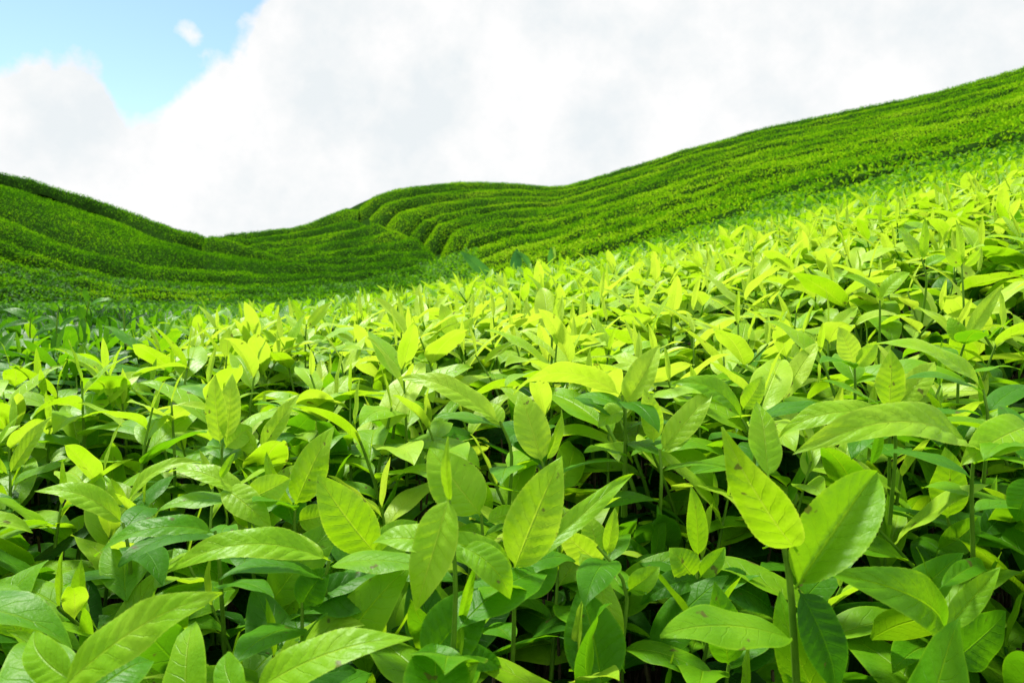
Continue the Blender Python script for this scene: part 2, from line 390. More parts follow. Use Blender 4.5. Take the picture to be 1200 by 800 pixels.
# ------------------------------------------------------------------ hedge rows on the hills
NS = np.random.default_rng(5)
_ph = NS.uniform(0, 6.28, (40, 2)); _fr = NS.normal(0, 1, (40, 2)); _sz = NS.uniform(.25, 1.6, 40)
def bumps(x, y):
    s = 0
    for k in range(40): s = s + np.sin((x * _fr[k, 0] + y * _fr[k, 1]) * _sz[k] * 2.2 + _ph[k, 0])
    return s / 40 ** .5
def hedge(top, bot, u, label, group, tone0=0.0, hs=1.0):
    """One clipped tea row: a rounded bank between two furrows, clad in leaves."""
    u = np.asarray(u, float); nq = 13
    vt, vb = top(u), bot(u)
    g = np.minimum(4.0, .20 * (vb - vt)) * np.clip(.85 + .5 * np.sin(u / 23 + vt[0]) + .4 * np.sin(u / 9.7 + 2 * vt[0]), .25, 1.6)
    q = np.linspace(0, 1, nq)
    UU = np.repeat(u[:, None], nq, 1); VV = (vt + g * .4)[:, None] + (vb - vt - 1.4 * g)[:, None] * q[None]
    d = hill_point(UU.ravel(), VV.ravel()).reshape(UU.shape)
    x = (UU - U0) / FPX * d; z = top_z(UU, d)
    wid = np.hypot(np.hypot(x[:, -1] - x[:, 0], d[:, -1] - d[:, 0]), z[:, -1] - z[:, 0])
    ii = np.arange(len(u)); H = hs * np.clip(.55 * wid, .12, 1.1)
    fade = np.clip(np.minimum(ii, len(u) - 1 - ii) / 4.0, 0, 1)[:, None]
    bn = bumps(x, d)
    prof = np.where(q < .5, 1 - .45 * np.abs(2 * q - 1) ** 2.6, 1 - np.clip((q - .5) / .5, 0, 1) ** 2.4)
    zz = z - H[:, None] * (1 - prof[None]) - (1 - fade) * .5 * H[:, None] + .07 * bn * prof[None] + .03 * bumps(x * 4, d * 4)
    V = np.stack([x, d, zz], -1)
    n1 = len(u)
    i = (np.arange(n1 - 1)[:, None] * nq + np.arange(nq - 1)[None])
    F = np.stack([i, i + 1, i + nq + 1, i + nq], -1).reshape(-1, 4)
    Vf = V.reshape(-1, 3)
    # leaves over the surface, denser where the row is near
    a, b, c, e = (Vf[F[:, k]] for k in range(4))
    nrm = np.cross(c - a, e - b); ar = np.linalg.norm(nrm, axis=1) * .5
    nrm /= np.maximum(np.linalg.norm(nrm, axis=1), 1e-9)[:, None]; nrm *= np.sign(nrm[:, 2:3] + 1e-9)
    dist = (a[:, 1] + c[:, 1]) / 2
    dens = np.clip(90 * (40 / dist) ** 1.5, 45, 330)
    qd = np.tile(.5 * (prof[:-1] + prof[1:]), n1 - 1)
    cnt = R.poisson(ar * dens * 1.7 * np.clip(qd * 1.3, .25, 1.2))
    k = np.repeat(np.arange(len(F)), cnt); n = len(k)
    r1, r2 = R.uniform(0, 1, (2, n, 1))
    pos = (a[k] * (1 - r1) + b[k] * r1) * (1 - r2) + (e[k] * (1 - r1) + c[k] * r1) * r2
    pos += nrm[k] * R.uniform(-.03, .09, (n, 1))
    N = nrm[k] + R.normal(0, .45, (n, 3)); D = rand_dirs(n, -20, 60) + nrm[k] * .35
    sc = np.clip(R.uniform(.06, .105, n) * (dist[k] / 30) ** .35, .055, .14)
    depth_ = 1 - qd[k]
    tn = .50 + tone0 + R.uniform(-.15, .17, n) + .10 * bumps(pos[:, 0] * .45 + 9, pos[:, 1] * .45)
    LV, LF, LU, LT = scatter_leaves(far_t, pos, D, N, sc, tn, R.integers(0, 3, n))
    AV = np.concatenate([Vf, LV]); AF = np.concatenate([F, LF + len(Vf)])
    AU = np.concatenate([np.zeros((len(Vf), 2)), LU]); AT = np.concatenate([np.full(len(Vf), .05), LT])
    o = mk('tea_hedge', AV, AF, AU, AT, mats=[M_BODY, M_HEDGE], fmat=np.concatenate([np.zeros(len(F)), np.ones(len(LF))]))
    return tag(o, label, 'tea hedge', group), n

GULLY = lambda v: np.interp(v, [225, 242, 258, 265, 278, 297, 315, 330, 345, 370], [404, 416, 440, 470, 505, 528, 524, 512, 513, 516])
def ln(*p): return smooth_line(p)
LA = ln((-170, 172), (0, 207), (67, 227), (135, 249), (189, 274), (236, 287), (287, 297), (354, 309), (420, 307), (480, 302), (560, 300))
fan = [ln((-170, 160), (230, 270), (262, 278), (300, 277), (350, 271), (400, 258), (450, 248)),
       ln((-170, 160), (230, 270), (268, 285), (310, 284), (380, 273), (450, 258)),
       ln((-170, 160), (240, 272), (290, 292), (330, 290), (400, 280), (480, 264)),
       ln((-170, 160), (250, 274), (315, 301), (350, 297), (420, 289), (510, 276)),
       ln((-170, 160), (260, 276), (345, 306), (400, 300), (460, 292), (540, 289))]
low = [LA, ln((-170, 215), (0, 244), (37, 266), (84, 285), (135, 298), (169, 307), (219, 312), (317, 319), (420, 317), (560, 311)),
       ln((-170, 250), (0, 278), (44, 297), (101, 314), (162, 324), (209, 328), (304, 331), (420, 328), (560, 322)),
       ln((-170, 275), (0, 298), (51, 314), (101, 330), (152, 339), (203, 342), (287, 341), (400, 338), (560, 333)),
       ln((-170, 300), (0, 316), (34, 328), (84, 340), (135, 347), (189, 349), (300, 348), (560, 343)),
       ln((-170, 335), (0, 340), (70, 350), (140, 354), (300, 355), (560, 352))]
grp = 'tea hedge rows curving round the left hill and the hollow'
nl = 0
def clampd(f): return lambda u: np.clip(f(u), RIDGE(u) + .3, LA(u) - .2)
chain = [RIDGE] + [clampd(f) for f in fan] + low
names = ['thin topmost tea hedge row along the skyline dip of the hollow', 'second tea hedge row below the skyline in the hollow between the hills',
         'third tea hedge row below the skyline in the hollow between the hills', 'fourth tea hedge row below the skyline, ending at the dark gully',
         'fifth tea hedge row below the skyline, ending at the dark gully', 'sixth row below the hollow skyline, wedged above the longest dark left-hill rows',
         'broad dark tea hedge row, topmost on the crest of the left hill', 'second tea hedge row from the crest of the left hill, running to the gully',
         'third tea hedge row from the crest of the left hill', 'fourth tea hedge row from the left hill crest, just above its lowest row',
         'lowest tea hedge row at the foot of the left hill']
us = np.arange(-160, 545, 4.0)
for k in range(len(chain) - 1):
    a, b = chain[k], chain[k + 1]
    gap = b(us) - a(us)
    ok = (gap > 2.2) & (us < GULLY((a(us) + b(us)) / 2) - 7 + 13 * ((a(us) + b(us)) / 2 < 253))
    if k < 6: ok &= us > 231
    if k == 0: ok = (gap > 1.2) & (us > 231) & (us < 424)
    uu = us[ok]
    o, n = hedge(a, b, uu, names[k], grp, tone0=(-.12 if 6 <= k <= 7 else -.07)); nl += n
Fk = [0, .08, .17, .27, .37, .48, .60, .73, .87, 1.02, 1.17, 1.33, 1.49, 1.66]
VB = lambda u: near_v(u, D0(u))
def rline(f, j):
    def g(u):
        ff = f * (.6 + .4 * np.exp(-(np.asarray(u) - 510) / 95))
        return RIDGE(u) + (VB(u) - RIDGE(u)) * ff + (np.sin(u / 61 + j * 1.9) + .6 * np.sin(u / 27 + j * 3.1)) * min(2.8, f * 8)
    return g
words = ['second', 'third', 'fourth', 'fifth', 'sixth', 'seventh', 'eighth', 'ninth', 'tenth', 'eleventh', 'twelfth']
rn = ['topmost tea hedge row along the skyline of the right-hand hill'] + [f'{w} tea hedge row below the skyline of the sunny right-hand hill' for w in words] + ['lowest tea hedge row of the right-hand hill, above the bright shoots']
uu = np.arange(-160, 245, 4.0)
hedge(RIDGE, LA, uu, 'narrow dark tea hedge strip along the very crest of the left hill', grp, tone0=-.06, hs=.5)
us = np.arange(414, 1345, 4.0)
for k in range(len(Fk) - 1):
    a, b = rline(Fk[k], k), rline(Fk[k + 1], k + 1)
    va, vb_ = a(us), b(us)
    ok = (vb_ - va > 2) & (us > GULLY((va + vb_) / 2) + 3 + 4 * ((va + vb_) / 2 > 253)) & ((va + vb_) / 2 < VB(us) - 1)
    uu = us[ok]
    if len(uu) < 4: continue
    o, n = hedge(a, b, uu, rn[k], 'tea hedge rows climbing the right-hand hill', tone0=.02 + .008 * k, hs=1.05 + .11 * k); nl += n
print('hedge leaves', nl)

# ------------------------------------------------------------------ tea shoots, one object each
SHOOTS = []                                      # (u, v, distance, landmark words)
GRP = 'young tea shoots standing up from the tea bed'
FACE = (0, -1, .3); LIE = (0, -.55, .85); LEFT = (-.6, -.75, .35); RIGHT = (.6, -.75, .35)
BOXES = []
def hero(label, short, d, stem, leaves, group=GRP, mat=None, name='tea_shoot', cat='tea shoot', rad=.0017):
    """A shoot whose leaves are each given by base, tip, width (at distance d), facing, arch, fold and tone."""
    mat = mat or M_LEAF
    top = P(stem[-1][0], stem[-1][1], d); base = P(stem[0][0], stem[0][1], d + .015)
    base = base - np.array([0, -.01, .05])
    root = empty(name, tuple(base)); tag(root, label, cat, group)
    ctrl = [base - base] + [P(a, b, d) - base + np.array([random.gauss(0, .004), random.gauss(0, .004), 0]) * (j_ < len(stem) - 2) for j_, (a, b) in enumerate(stem[1:])]
    v, f = tube(curve_pts(ctrl, 9), rad, rad * .6, 8)
    mk('stem', v, f, mat=M_STEM, parent=root)
    us_, vs_ = [], []
    for j, lf in enumerate(leaves):
        bu, bv, tu, tv_, w, dd, nr, arch, fold, tone = lf
        tone += (-.05 - .07 * min(1.0, max(0.0, (bv - 640) / 120))) if name == 'tea_shoot' else .02  # leaves low in view toned darker, shade put into their colour
        B, T = P(bu, bv, d), P(tu, tv_, d + dd)
        L = np.linalg.norm(T - B); W = w / FPX * d
        small = d > 1.0
        lv, lf_, lu = leaf(L, W, 54 if not small else 20, 10 if not small else 6, arch=arch, fold=fold * 1.35 + .08, seed=j * 7 + len(SHOOTS) * 31, curl=.14,
                           quilt=.010 if W > .018 else .003, twist=random.uniform(-.45, .45))
        Fm = frame(T - B, np.array(nr, float))
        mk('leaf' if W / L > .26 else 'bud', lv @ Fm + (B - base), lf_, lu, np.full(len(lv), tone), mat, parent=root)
        us_ += [bu, tu]; vs_ += [bv, tv_]
        BOXES.append((min(bu, tu) - w * .3, min(bv, tv_) - w * .3, max(bu, tu) + w * .3, max(bv, tv_) + w * .3, d))
    if d < .9 and name == 'tea_shoot':
        rg = np.random.default_rng(len(SHOOTS) + 50); pts = curve_pts(ctrl, 9); az = rg.uniform(0, 6.28)
        for j in range(3):
            b = pts[(1 if d < .5 else 3) + j + (j if d >= .5 and j else 0)]; L = rg.uniform(.075, .098) if d < .5 else rg.uniform(.05, .072)
            lv, lf_, lu = leaf(L, L * .43, 24, 8, bend=(rg.uniform(.3, .8), rg.uniform(.5, 1.2)), fold=.3, seed=900 + j + 9 * len(SHOOTS), twist=rg.normal(0, .2))
            c, sn = math.cos(az), math.sin(az); az += 2.4
            mk('leaf', lv @ np.array([[c, sn, 0], [-sn, c, 0], [0, 0, 1.0]]) + b, lf_, lu, np.full(len(lv), rg.uniform(.34, .62)), mat, parent=root)
    SHOOTS.append((np.mean(us_), np.mean(vs_), d, short))
    return root

H = hero
H('tallest nearest tea shoot with one big deeply veined leaf folded open like a book', 'big book-folded leaf', .42, [(948, 830), (932, 690), (919, 640)],
  [(932, 690, 1028, 548, 112, .02, (-.55, -.8, .3), .06, .9, .72), (934, 645, 846, 505, 66, -.01, (-.55, -.8, .3), .13, .25, .82),
   (900, 560, 889, 467, 44, .03, (.15, -1, .2), .02, .18, .78), (936, 690, 984, 812, 66, -.01, (.4, -.8, .5), .07, .2, .30)], rad=.0024)
H('tea shoot with a rounded arching leaf on one side and a narrow folded leaf opposite', 'rounded corrugated leaf', .46, [(1118, 830), (1113, 790), (1106, 742)],
  [(1102, 744, 974, 668, 66, -.03, (-.1, -.75, .65), .22, .3, .68), (1107, 740, 1173, 663, 34, 0, (-.4, -.8, .4), -.10, .4, .76), (1114, 778, 1184, 716, 62, .02, (-.1, -1, .1), .0, .25, .55),
   (1100, 690, 1160, 664, 26, .05, LIE, .1, .3, .58)])
H('tea shoot with one upright oval leaf facing front above a cupped leaf', 'upright oval leaf', .6, [(1116, 690), (1113, 650), (1110, 606)],
  [(1110, 608, 1110, 524, 50, 0, FACE, .04, .12, .72), (1098, 644, 1147, 606, 40, 0, FACE, .1, .5, .62), (1150, 630, 1192, 600, 34, .03, LIE, .15, .2, .36)])
H('tea shoot with a very long yellow leaf arching sideways like a boat', 'long boat-shaped leaf', .5, [(1152, 610), (1148, 570), (1141, 537)],
  [(1141, 537, 936, 521, 62, -.04, (0, -.6, .85), .2, .35, .86), (1020, 545, 1032, 492, 14, -.01, FACE, .05, .5, .45)])
H('tea shoot with a shorter pale leaf arching behind the long boat-shaped leaf', 'shorter pale arching leaf', .58, [(1050, 540), (1044, 510), (1040, 486)],
  [(1040, 488, 911, 508, 40, .02, LIE, .17, .3, .84)])
H('tea shoot at the frame edge with a pale pointed leaf drooping into view', 'pale drooping edge leaf', .5, [(1222, 620), (1215, 560), (1208, 505)],
  [(1208, 500, 1127, 541, 54, -.02, LIE, .15, .3, .86), (1210, 560, 1190, 610, 40, 0, LEFT, .1, .3, .5)])
H('tea shoot of two upright pale leaves, one facing and one leaning over', 'pale upright leaf pair', .66, [(1048, 550), (1046, 510), (1044, 478)],
  [(1042, 480, 1046, 410, 36, 0, FACE, .03, .2, .86), (1048, 478, 1097, 422, 34, .01, (-.35, -.9, .3), .05, .35, .92)])
H('tea shoot with a long slim leaf bowed over the tops of its neighbours', 'long slim bowed leaf', .62, [(1158, 530), (1156, 490), (1152, 456)],
  [(1152, 457, 1019, 399, 46, .02, (.1, -.6, .8), .16, .3, .88)])
H('low tea shoot with a single oval leaf showing a dark folded midrib', 'dark-ribbed oval leaf', .5, [(852, 850), (852, 810), (854, 778)],
  [(854, 780, 838, 683, 52, 0, FACE, .05, .35, .60), (858, 790, 915, 745, 40, .03, LIE, .1, .25, .42)])
H('tea shoot with a slim pointed bud rising above two short paired leaves', 'slim pointed bud', .55, [(808, 770), (812, 720), (817, 668)],
  [(818, 652, 811, 570, 27, 0, FACE, .03, .3, .76), (813, 676, 785, 642, 42, 0, FACE, .1, .3, .78), (820, 676, 850, 641, 26, 0, FACE, .05, .4, .7),
   (824, 682, 750, 706, 34, -.01, LIE, .2, .3, .42), (828, 680, 912, 728, 60, 0, (.1, -.6, .8), .22, .25, .36)])
H('central tea shoot with one broad upright veined leaf catching the light', 'broad upright veined leaf', .5, [(598, 770), (600, 720), (602, 668)],
  [(602, 668, 657, 535, 66, 0, (-.2, -1, .2), .05, .2, .86), (600, 690, 512, 628, 50, 0, LIE, .2, .3, .74), (606, 668, 743, 549, 30, .05, (-.1, -.7, .7), .06, .35, .80),
   (600, 700, 655, 640, 52, .04, FACE, .05, .3, .58)])
H('tea shoot with a bright spoon-shaped leaf hanging straight down in front', 'spoon-shaped hanging leaf', .44, [(520, 790), (540, 690), (526, 585)],
  [(526, 582, 486, 715, 56, -.02, (-.2, -1, .15), .07, .3, .84), (528, 590, 525, 512, 14, .0, FACE, .05, .4, .8), (532, 640, 436, 632, 52, 0, LIE, .1, .3, .78),
   (540, 640, 600, 700, 44, -.01, (.2, -.6, .8), .2, .3, .72)])
H('tea shoot with a wide squared pale leaf tipping back behind the hanging leaf', 'wide squared leaf', .6, [(572, 680), (568, 640), (564, 602)],
  [(564, 604, 503, 523, 66, .02, (.2, -1, .25), .06, .15, .80), (570, 612, 620, 600, 30, .02, LIE, .1, .3, .8)])
H('tea shoot with a pointed leaf slanting up over a curled one, tip outward', 'slanting pointed leaf', .56, [(452, 720), (446, 680), (440, 646)],
  [(440, 648, 372, 557, 60, -.01, (.2, -1, .3), .05, .2, .80), (436, 655, 490, 610, 44, .02, FACE, .1, .3, .74)])
H('tea shoot with a clean upright oval leaf and a narrow folded leaf beside', 'clean upright oval leaf', .62, [(352, 660), (348, 625), (346, 590)],
  [(346, 592, 389, 499, 48, 0, (-.1, -1, .25), .04, .2, .80), (345, 596, 310, 530, 24, .01, LEFT, .05, .5, .76), (350, 610, 392, 600, 34, 0, FACE, .1, .3, .75)])
H('tea shoot with a large flat green leaf standing upright at the bottom edge', 'large flat green upright leaf', .47, [(712, 860), (709, 830), (706, 800)],
  [(706, 806, 680, 688, 78, .02, (0, -1, .25), .04, .25, .56), (712, 800, 722, 700, 44, .04, (.4, -.9, .2), .02, .2, .46)])
H('tea shoot with a narrow yellow leaf drooping forward from a thin stem', 'narrow drooping yellow leaf', .52, [(740, 830), (740, 760), (736, 690), (700, 640)],
  [(678, 645, 734, 752, 34, -.03, (.3, -.8, .5), .08, .35, .84), (736, 692, 773, 664, 30, 0, FACE, .1, .3, .76)])
H('tea shoot with small ragged yellow-tipped leaf and a tiny bud beside it', 'small ragged yellow leaf', .56, [(716, 720), (714, 690), (708, 655)],
  [(706, 660, 654, 617, 40, -.01, LEFT, .05, .3, .92), (712, 650, 721, 595, 20, 0, FACE, .05, .4, .84), (700, 650, 690, 604, 34, .01, FACE, .05, .2, .85)])
H('tea shoot with one thin dark upright spear of a leaf in the shade', 'thin dark upright spear', .64, [(768, 720), (766, 690), (765, 664)],
  [(765, 666, 773, 592, 24, 0, (.4, -.9, .2), .03, .4, .52), (762, 668, 735, 630, 30, .01, LEFT, .1, .3, .45)])
H('nearest blurred tea shoot with a huge bright pointed leaf, low corner', 'huge soft bright pointed leaf', .36, [(40, 880), (58, 850), (66, 812)],
  [(68, 812, 252, 690, 66, .0, (-.25, -.7, .7), .06, .2, .90), (90, 800, 34, 738, 48, .03, FACE, .05, .25, .80), (100, 820, 180, 770, 66, .03, LIE, .1, .2, .66)])
H('soft-focus tea shoot with a broad bright leaf reaching across the bottom edge', 'broad soft bright leaf', .37, [(270, 900), (286, 850), (296, 812)],
  [(296, 812, 480, 742, 66, .0, (-.15, -.65, .8), .11, .25, .87), (300, 820, 420, 780, 60, .04, LIE, .05, .2, .40), (290, 830, 262, 760, 46, .04, FACE, .05, .25, .7)])
H('tea shoot with a pointed leaf leaning out over the frame edge, shaded below', 'leaning pointed edge leaf', .5, [(58, 860), (54, 820), (48, 788)],
  [(48, 790, 1, 709, 44, 0, (.2, -1, .2), .04, .2, .74), (52, 800, 85, 740, 30, .02, RIGHT, .1, .3, .6)])
H('single slim upright tea bud standing in the dark gap between leaves', 'bud in dark gap', .55, [(98, 790), (98, 750), (97, 722)],
  [(97, 726, 94, 655, 21, 0, FACE, .03, .35, .76), (99, 745, 130, 720, 26, .01, LIE, .1, .3, .5)])
H('tea shoot with a pale leaf humped like a hill and a short leaf under', 'pale humped leaf', .58, [(150, 690), (148, 650), (144, 612)],
  [(144, 614, 42, 572, 38, -.02, (.1, -.6, .85), .2, .3, .84), (140, 604, 86, 580, 26, .03, LIE, .1, .3, .8)])
H('tea shoot with a long greener leaf lying level in a smooth low arch', 'smooth greener arch leaf', .52, [(258, 700), (256, 660), (252, 622)],
  [(252, 624, 110, 646, 42, -.03, LIE, .2, .3, .58)])
H('tea shoot with a bright level leaf sweeping sideways to a sharp point', 'bright level leaf', .5, [(392, 720), (390, 690), (386, 655)],
  [(386, 657, 192, 665, 48, -.03, LIE, .19, .32, .82), (384, 655, 298, 628, 34, .03, LIE, .1, .3, .86)])
H('tea shoot with a thin crescent leaf curving up over its neighbours', 'thin crescent leaf', .66, [(152, 640), (151, 615), (150, 590)],
  [(150, 592, 232, 538, 28, .01, (-.3, -.5, .8), .2, .35, .88), (150, 590, 128, 560, 24, .01, LEFT, .1, .3, .84)])
H('tea shoot with a folded pale leaf laid flat, beside a curled wavy leaf', 'flat folded pale leaf', .6, [(296, 650), (292, 615), (288, 580)],
  [(288, 580, 197, 549, 34, .01, LIE, .14, .35, .88), (262, 572, 318, 618, 40, -.02, (.3, -.6, .8), .12, .3, .86), (290, 585, 340, 560, 40, .01, FACE, .1, .3, .84), (258, 560, 275, 530, 12, 0, FACE, .05, .4, .75)])
H('tea shoot with a slim slanting leaf, pale along its midrib, on a thin stem', 'slim slanting leaf', .76, [(304, 585), (304, 555), (305, 525)],
  [(305, 528, 349, 461, 27, 0, (-.2, -1, .3), .03, .3, .88), (303, 530, 280, 500, 24, .01, LEFT, .1, .3, .86)])
H('tea shoot of two tall pale leaves pressed together like praying hands', 'praying-hands leaf pair', .75, [(264, 570), (263, 545), (261, 518)],
  [(258, 520, 250, 439, 30, 0, (-.2, -1, .2), .03, .25, .90), (266, 516, 272, 437, 28, .015, (.3, -1, .2), .03, .25, .92), (264, 525, 296, 500, 30, .02, FACE, .1, .3, .82)])
H('pale slanting tea leaf on a short shoot by the frame edge', 'pale slanting edge leaf', .76, [(10, 600), (11, 575), (12, 552)],
  [(12, 554, 58, 487, 27, 0, (-.2, -1, .3), .03, .3, .88), (10, 556, -20, 520, 26, .01, LEFT, .1, .3, .84)])
H('tea shoot with a thick serrated green leaf tilted over deep shade', 'thick serrated leaf', .46, [(500, 850), (500, 815), (498, 778)],
  [(498, 780, 574, 688, 74, .01, (-.3, -.9, .35), .05, .25, .56), (540, 730, 557, 660, 14, -.02, FACE, .05, .4, .7), (520, 770, 590, 780, 40, .02, LIE, .1, .3, .48)])
H('tea shoot with a tent-shaped green leaf poking up at the bottom edge', 'tent-shaped leaf', .4, [(528, 900), (524, 870), (520, 835)],
  [(520, 840, 511, 751, 92, .03, (0, -.8, .6), .06, .45, .62)])
H('shaded tea shoot with a wide glossy dark leaf and brown nicks', 'glossy dark nicked leaf', .5, [(352, 780), (352, 745), (354, 705)],
  [(354, 706, 472, 686, 60, .02, (0, -.7, .7), .08, .2, .40), (352, 712, 386, 665, 44, .0, FACE, .05, .2, .5)])
H('tea shoot with a long bright leaf sloping down like a slide', 'slide-like sloping leaf', .64, [(592, 570), (590, 530), (586, 494)],
  [(586, 496, 469, 438, 34, .02, (.25, -.6, .8), .12, .35, .95), (588, 500, 560, 470, 30, .02, LIE, .1, .3, .88)])
H('tea shoot with a broad yellow leaf arched like a bridge, seen from beneath', 'bridge-like yellow leaf', .66, [(732, 540), (731, 505), (729, 463)],
  [(729, 464, 601, 456, 46, -.02, (0, .75, .75), .22, .25, .96), (731, 480, 700, 500, 40, 0, LIE, .1, .3, .82)])
H('tea shoot with an upright leaf half folded, one half pale one half deep', 'upright half-folded leaf', .67, [(735, 540), (734, 510), (733, 470)],
  [(733, 472, 772, 404, 42, 0, (-.35, -.9, .3), .04, .5, .92)])
H('tea shoot with a tilted pale oar-shaped leaf and a smaller upright one', 'tilted oar-shaped leaf', .64, [(772, 590), (772, 560), (773, 526)],
  [(774, 528, 836, 454, 36, .01, (-.3, -.9, .4), .05, .3, .90), (766, 518, 755, 455, 28, .0, FACE, .04, .25, .88), (778, 530, 812, 512, 26, .0, LIE, .1, .3, .84)])
H('tea shoot with a grey-green arching leaf, its edge drooping toward the lens', 'grey-green arching leaf', .66, [(874, 560), (872, 525), (869, 490)],
  [(869, 492, 790, 446, 36, .0, (.2, -.6, .8), .2, .3, .70), (870, 480, 895, 440, 26, 0, FACE, .1, .3, .82)])
H('tea shoot with a wide pale leaf bending backward beside a thin one', 'backward-bending pale leaf', .64, [(640, 600), (638, 570), (635, 540)],
  [(635, 542, 609, 457, 44, .02, (.2, -1, .3), .08, .25, .90), (640, 540, 660, 480, 18, .01, RIGHT, .05, .4, .84)])
H('dark slender tea shoot with three leaves standing up above the shady bush', 'dark slender shoot', 1.5, [(96, 420), (100, 385), (104, 352)],
  [(104, 354, 97, 338, 7, 0, FACE, .05, .3, .42), (104, 360, 136, 351, 10, 0, LIE, .15, .3, .52), (102, 376, 90, 357, 12, 0, FACE, .05, .3, .36), (98, 395, 60, 385, 16, 0, LIE, .2, .3, .46)], rad=.0022)
H('dark bare-topped tea stem with one blackish side leaf above the shady bush', 'dark bare-topped stem', 1.5, [(146, 430), (145, 395), (144, 361)],
  [(146, 384, 174, 368, 8, 0, LIE, .12, .3, .14), (145, 400, 120, 385, 14, 0, LIE, .15, .3, .44), (146, 405, 168, 398, 15, 0, LIE, .15, .3, .46)], rad=.0026)
H('low dark tea shoot with a drooping broad leaf in the shady bush', 'drooping shady-bush leaf', 1.45, [(68, 420), (68, 395), (68, 362)],
  [(68, 364, 60, 354, 8, 0, FACE, .05, .3, .5), (68, 384, 38, 402, 20, 0, LIE, .2, .3, .46), (69, 385, 92, 372, 12, 0, LIE, .1, .3, .4)])
H('shady bush shoot with a level dark leaf at the frame edge', 'level dark edge leaf', 1.45, [(40, 420), (38, 395), (36, 372)],
  [(36, 374, 0, 362, 14, 0, LIE, .12, .3, .44), (36, 378, -4, 388, 16, 0, LIE, .1, .3, .40), (37, 380, 60, 372, 12, 0, LIE, .1, .3, .4)])
H('bright two-leaved tea shoot standing alone like a rabbit with ears', 'lone two-eared shoot', 1.25, [(357, 430), (358, 405), (359, 380)],
  [(359, 382, 340, 352, 9, 0, FACE, .03, .3, .84), (360, 384, 389, 353, 17, 0, (-.3, -1, .3), .05, .3, .93), (358, 404, 330, 392, 14, 0, LIE, .15, .3, .8), (359, 404, 384, 398, 14, 0, LIE, .15, .3, .82)])
H('pale tea shoot with a tall rounded leaf behind the sloping slide-like leaf', 'tall rounded pale leaf', 1.15, [(536, 430), (535, 412), (533, 394)],
  [(533, 396, 517, 356, 23, 0, (.2, -1, .2), .04, .2, .90), (536, 398, 556, 372, 16, 0, FACE, .05, .3, .9), (530, 400, 505, 385, 14, 0, LIE, .1, .3, .8)])
H('pale tea shoot with two leaves crossing, one bent like a beak', 'crossing beak-like leaves', 1.1, [(472, 430), (471, 410), (470, 390)],
  [(470, 392, 446, 353, 15, 0, RIGHT, .08, .4, .84), (472, 390, 482, 360, 16, 0, FACE, .05, .3, .86)])
H('round-tipped yellow tea leaf upright on its shoot near the shady bush', 'round-tipped upright leaf', 1.1, [(266, 450), (266, 435), (266, 417)],
  [(266, 418, 268, 384, 20, 0, FACE, .04, .2, .93), (270, 418, 284, 394, 14, 0, RIGHT, .05, .3, .84)])
H('tea shoot with a vertical green blade beside a wide turned-back pale leaf', 'vertical green blade', .95, [(1082, 350), (1081, 328), (1080, 303)],
  [(1081, 306, 1085, 255, 13, 0, FACE, .02, .4, .80), (1078, 304, 1052, 266, 28, .01, (.3, -1, .3), .08, .2, .86), (1084, 312, 1110, 300, 18, 0, LIE, .15, .3, .7)])
H('tea shoot with a thin needle-like yellow leaf on a long bare stem', 'needle-like yellow leaf', .9, [(1134, 420), (1132, 370), (1127, 308)],
  [(1127, 310, 1122, 257, 11, 0, FACE, .02, .4, .86), (1126, 312, 1108, 290, 18, 0, LEFT, .1, .3, .84), (1129, 312, 1150, 292, 14, 0, RIGHT, .1, .3, .84)])
H('tea shoot with a cream-pale rounded leaf, leaning, in the right-hand tops', 'cream-pale rounded leaf', .72, [(1004, 480), (1003, 455), (1001, 426)],
  [(1001, 428, 984, 383, 30, 0, (.1, -1, .25), .05, .2, .97), (1004, 430, 1028, 400, 22, 0, FACE, .06, .3, .86)])
H('tea shoot with a lance-like yellow leaf pointing up and outward', 'lance-like yellow leaf', .78, [(1128, 450), (1130, 425), (1132, 398)],
  [(1132, 400, 1176, 332, 20, 0, (-.4, -.9, .3), -.06, .4, .90), (1130, 402, 1112, 372, 22, .01, LEFT, .1, .3, .72)])
H('tea shoot with two wide leaves spread level like wings', 'wing-like wide leaves', .9, [(1033, 400), (1032, 378), (1031, 352)],
  [(1031, 352, 987, 322, 22, 0, (.1, -.6, .8), .15, .3, .80), (1032, 350, 1066, 318, 22, 0, (-.2, -.6, .8), .15, .3, .84), (1033, 360, 1024, 330, 10, .01, FACE, .05, .3, .9)])

# broad bluish leaves at the hollow's edge
BG = 'broad blue-green leaves at the edge of the hollow'
H('blue-green broad-leaved plant with one long blade leaning over the tea edge', '', 4.2, [(600, 375), (592, 350), (577, 326)],
  [(578, 327, 539, 294, 15, 0, (-.4, -.9, .5), .05, .3, .40), (596, 338, 568, 316, 13, 0, LIE, .1, .3, .36), (600, 340, 612, 322, 9, 0, LIE, .1, .3, .4)], BG, M_BROAD, 'broad_leaved_plant', 'plant', .008); SHOOTS.pop()
H('dark green broad-leaved plant with a curved leaf, middle of the three', '', 4.2, [(612, 365), (610, 345), (607, 322)],
  [(604, 322, 606, 291, 15, 0, FACE, .05, .3, .12), (622, 316, 606, 294, 9, -.02, RIGHT, .1, .4, .42)], BG, M_BROAD, 'broad_leaved_plant', 'plant', .008); SHOOTS.pop()
H('small upright blue-green leaf with pale edge on a short plant above tea', '', 4.2, [(650, 355), (648, 330), (646, 311)],
  [(645, 312, 646, 289, 8, 0, FACE, .03, .3, .44), (650, 304, 649, 288, 3.5, -.02, FACE, .03, .3, .9)], BG, M_BROAD, 'broad_leaved_plant', 'plant', .008); SHOOTS.pop()

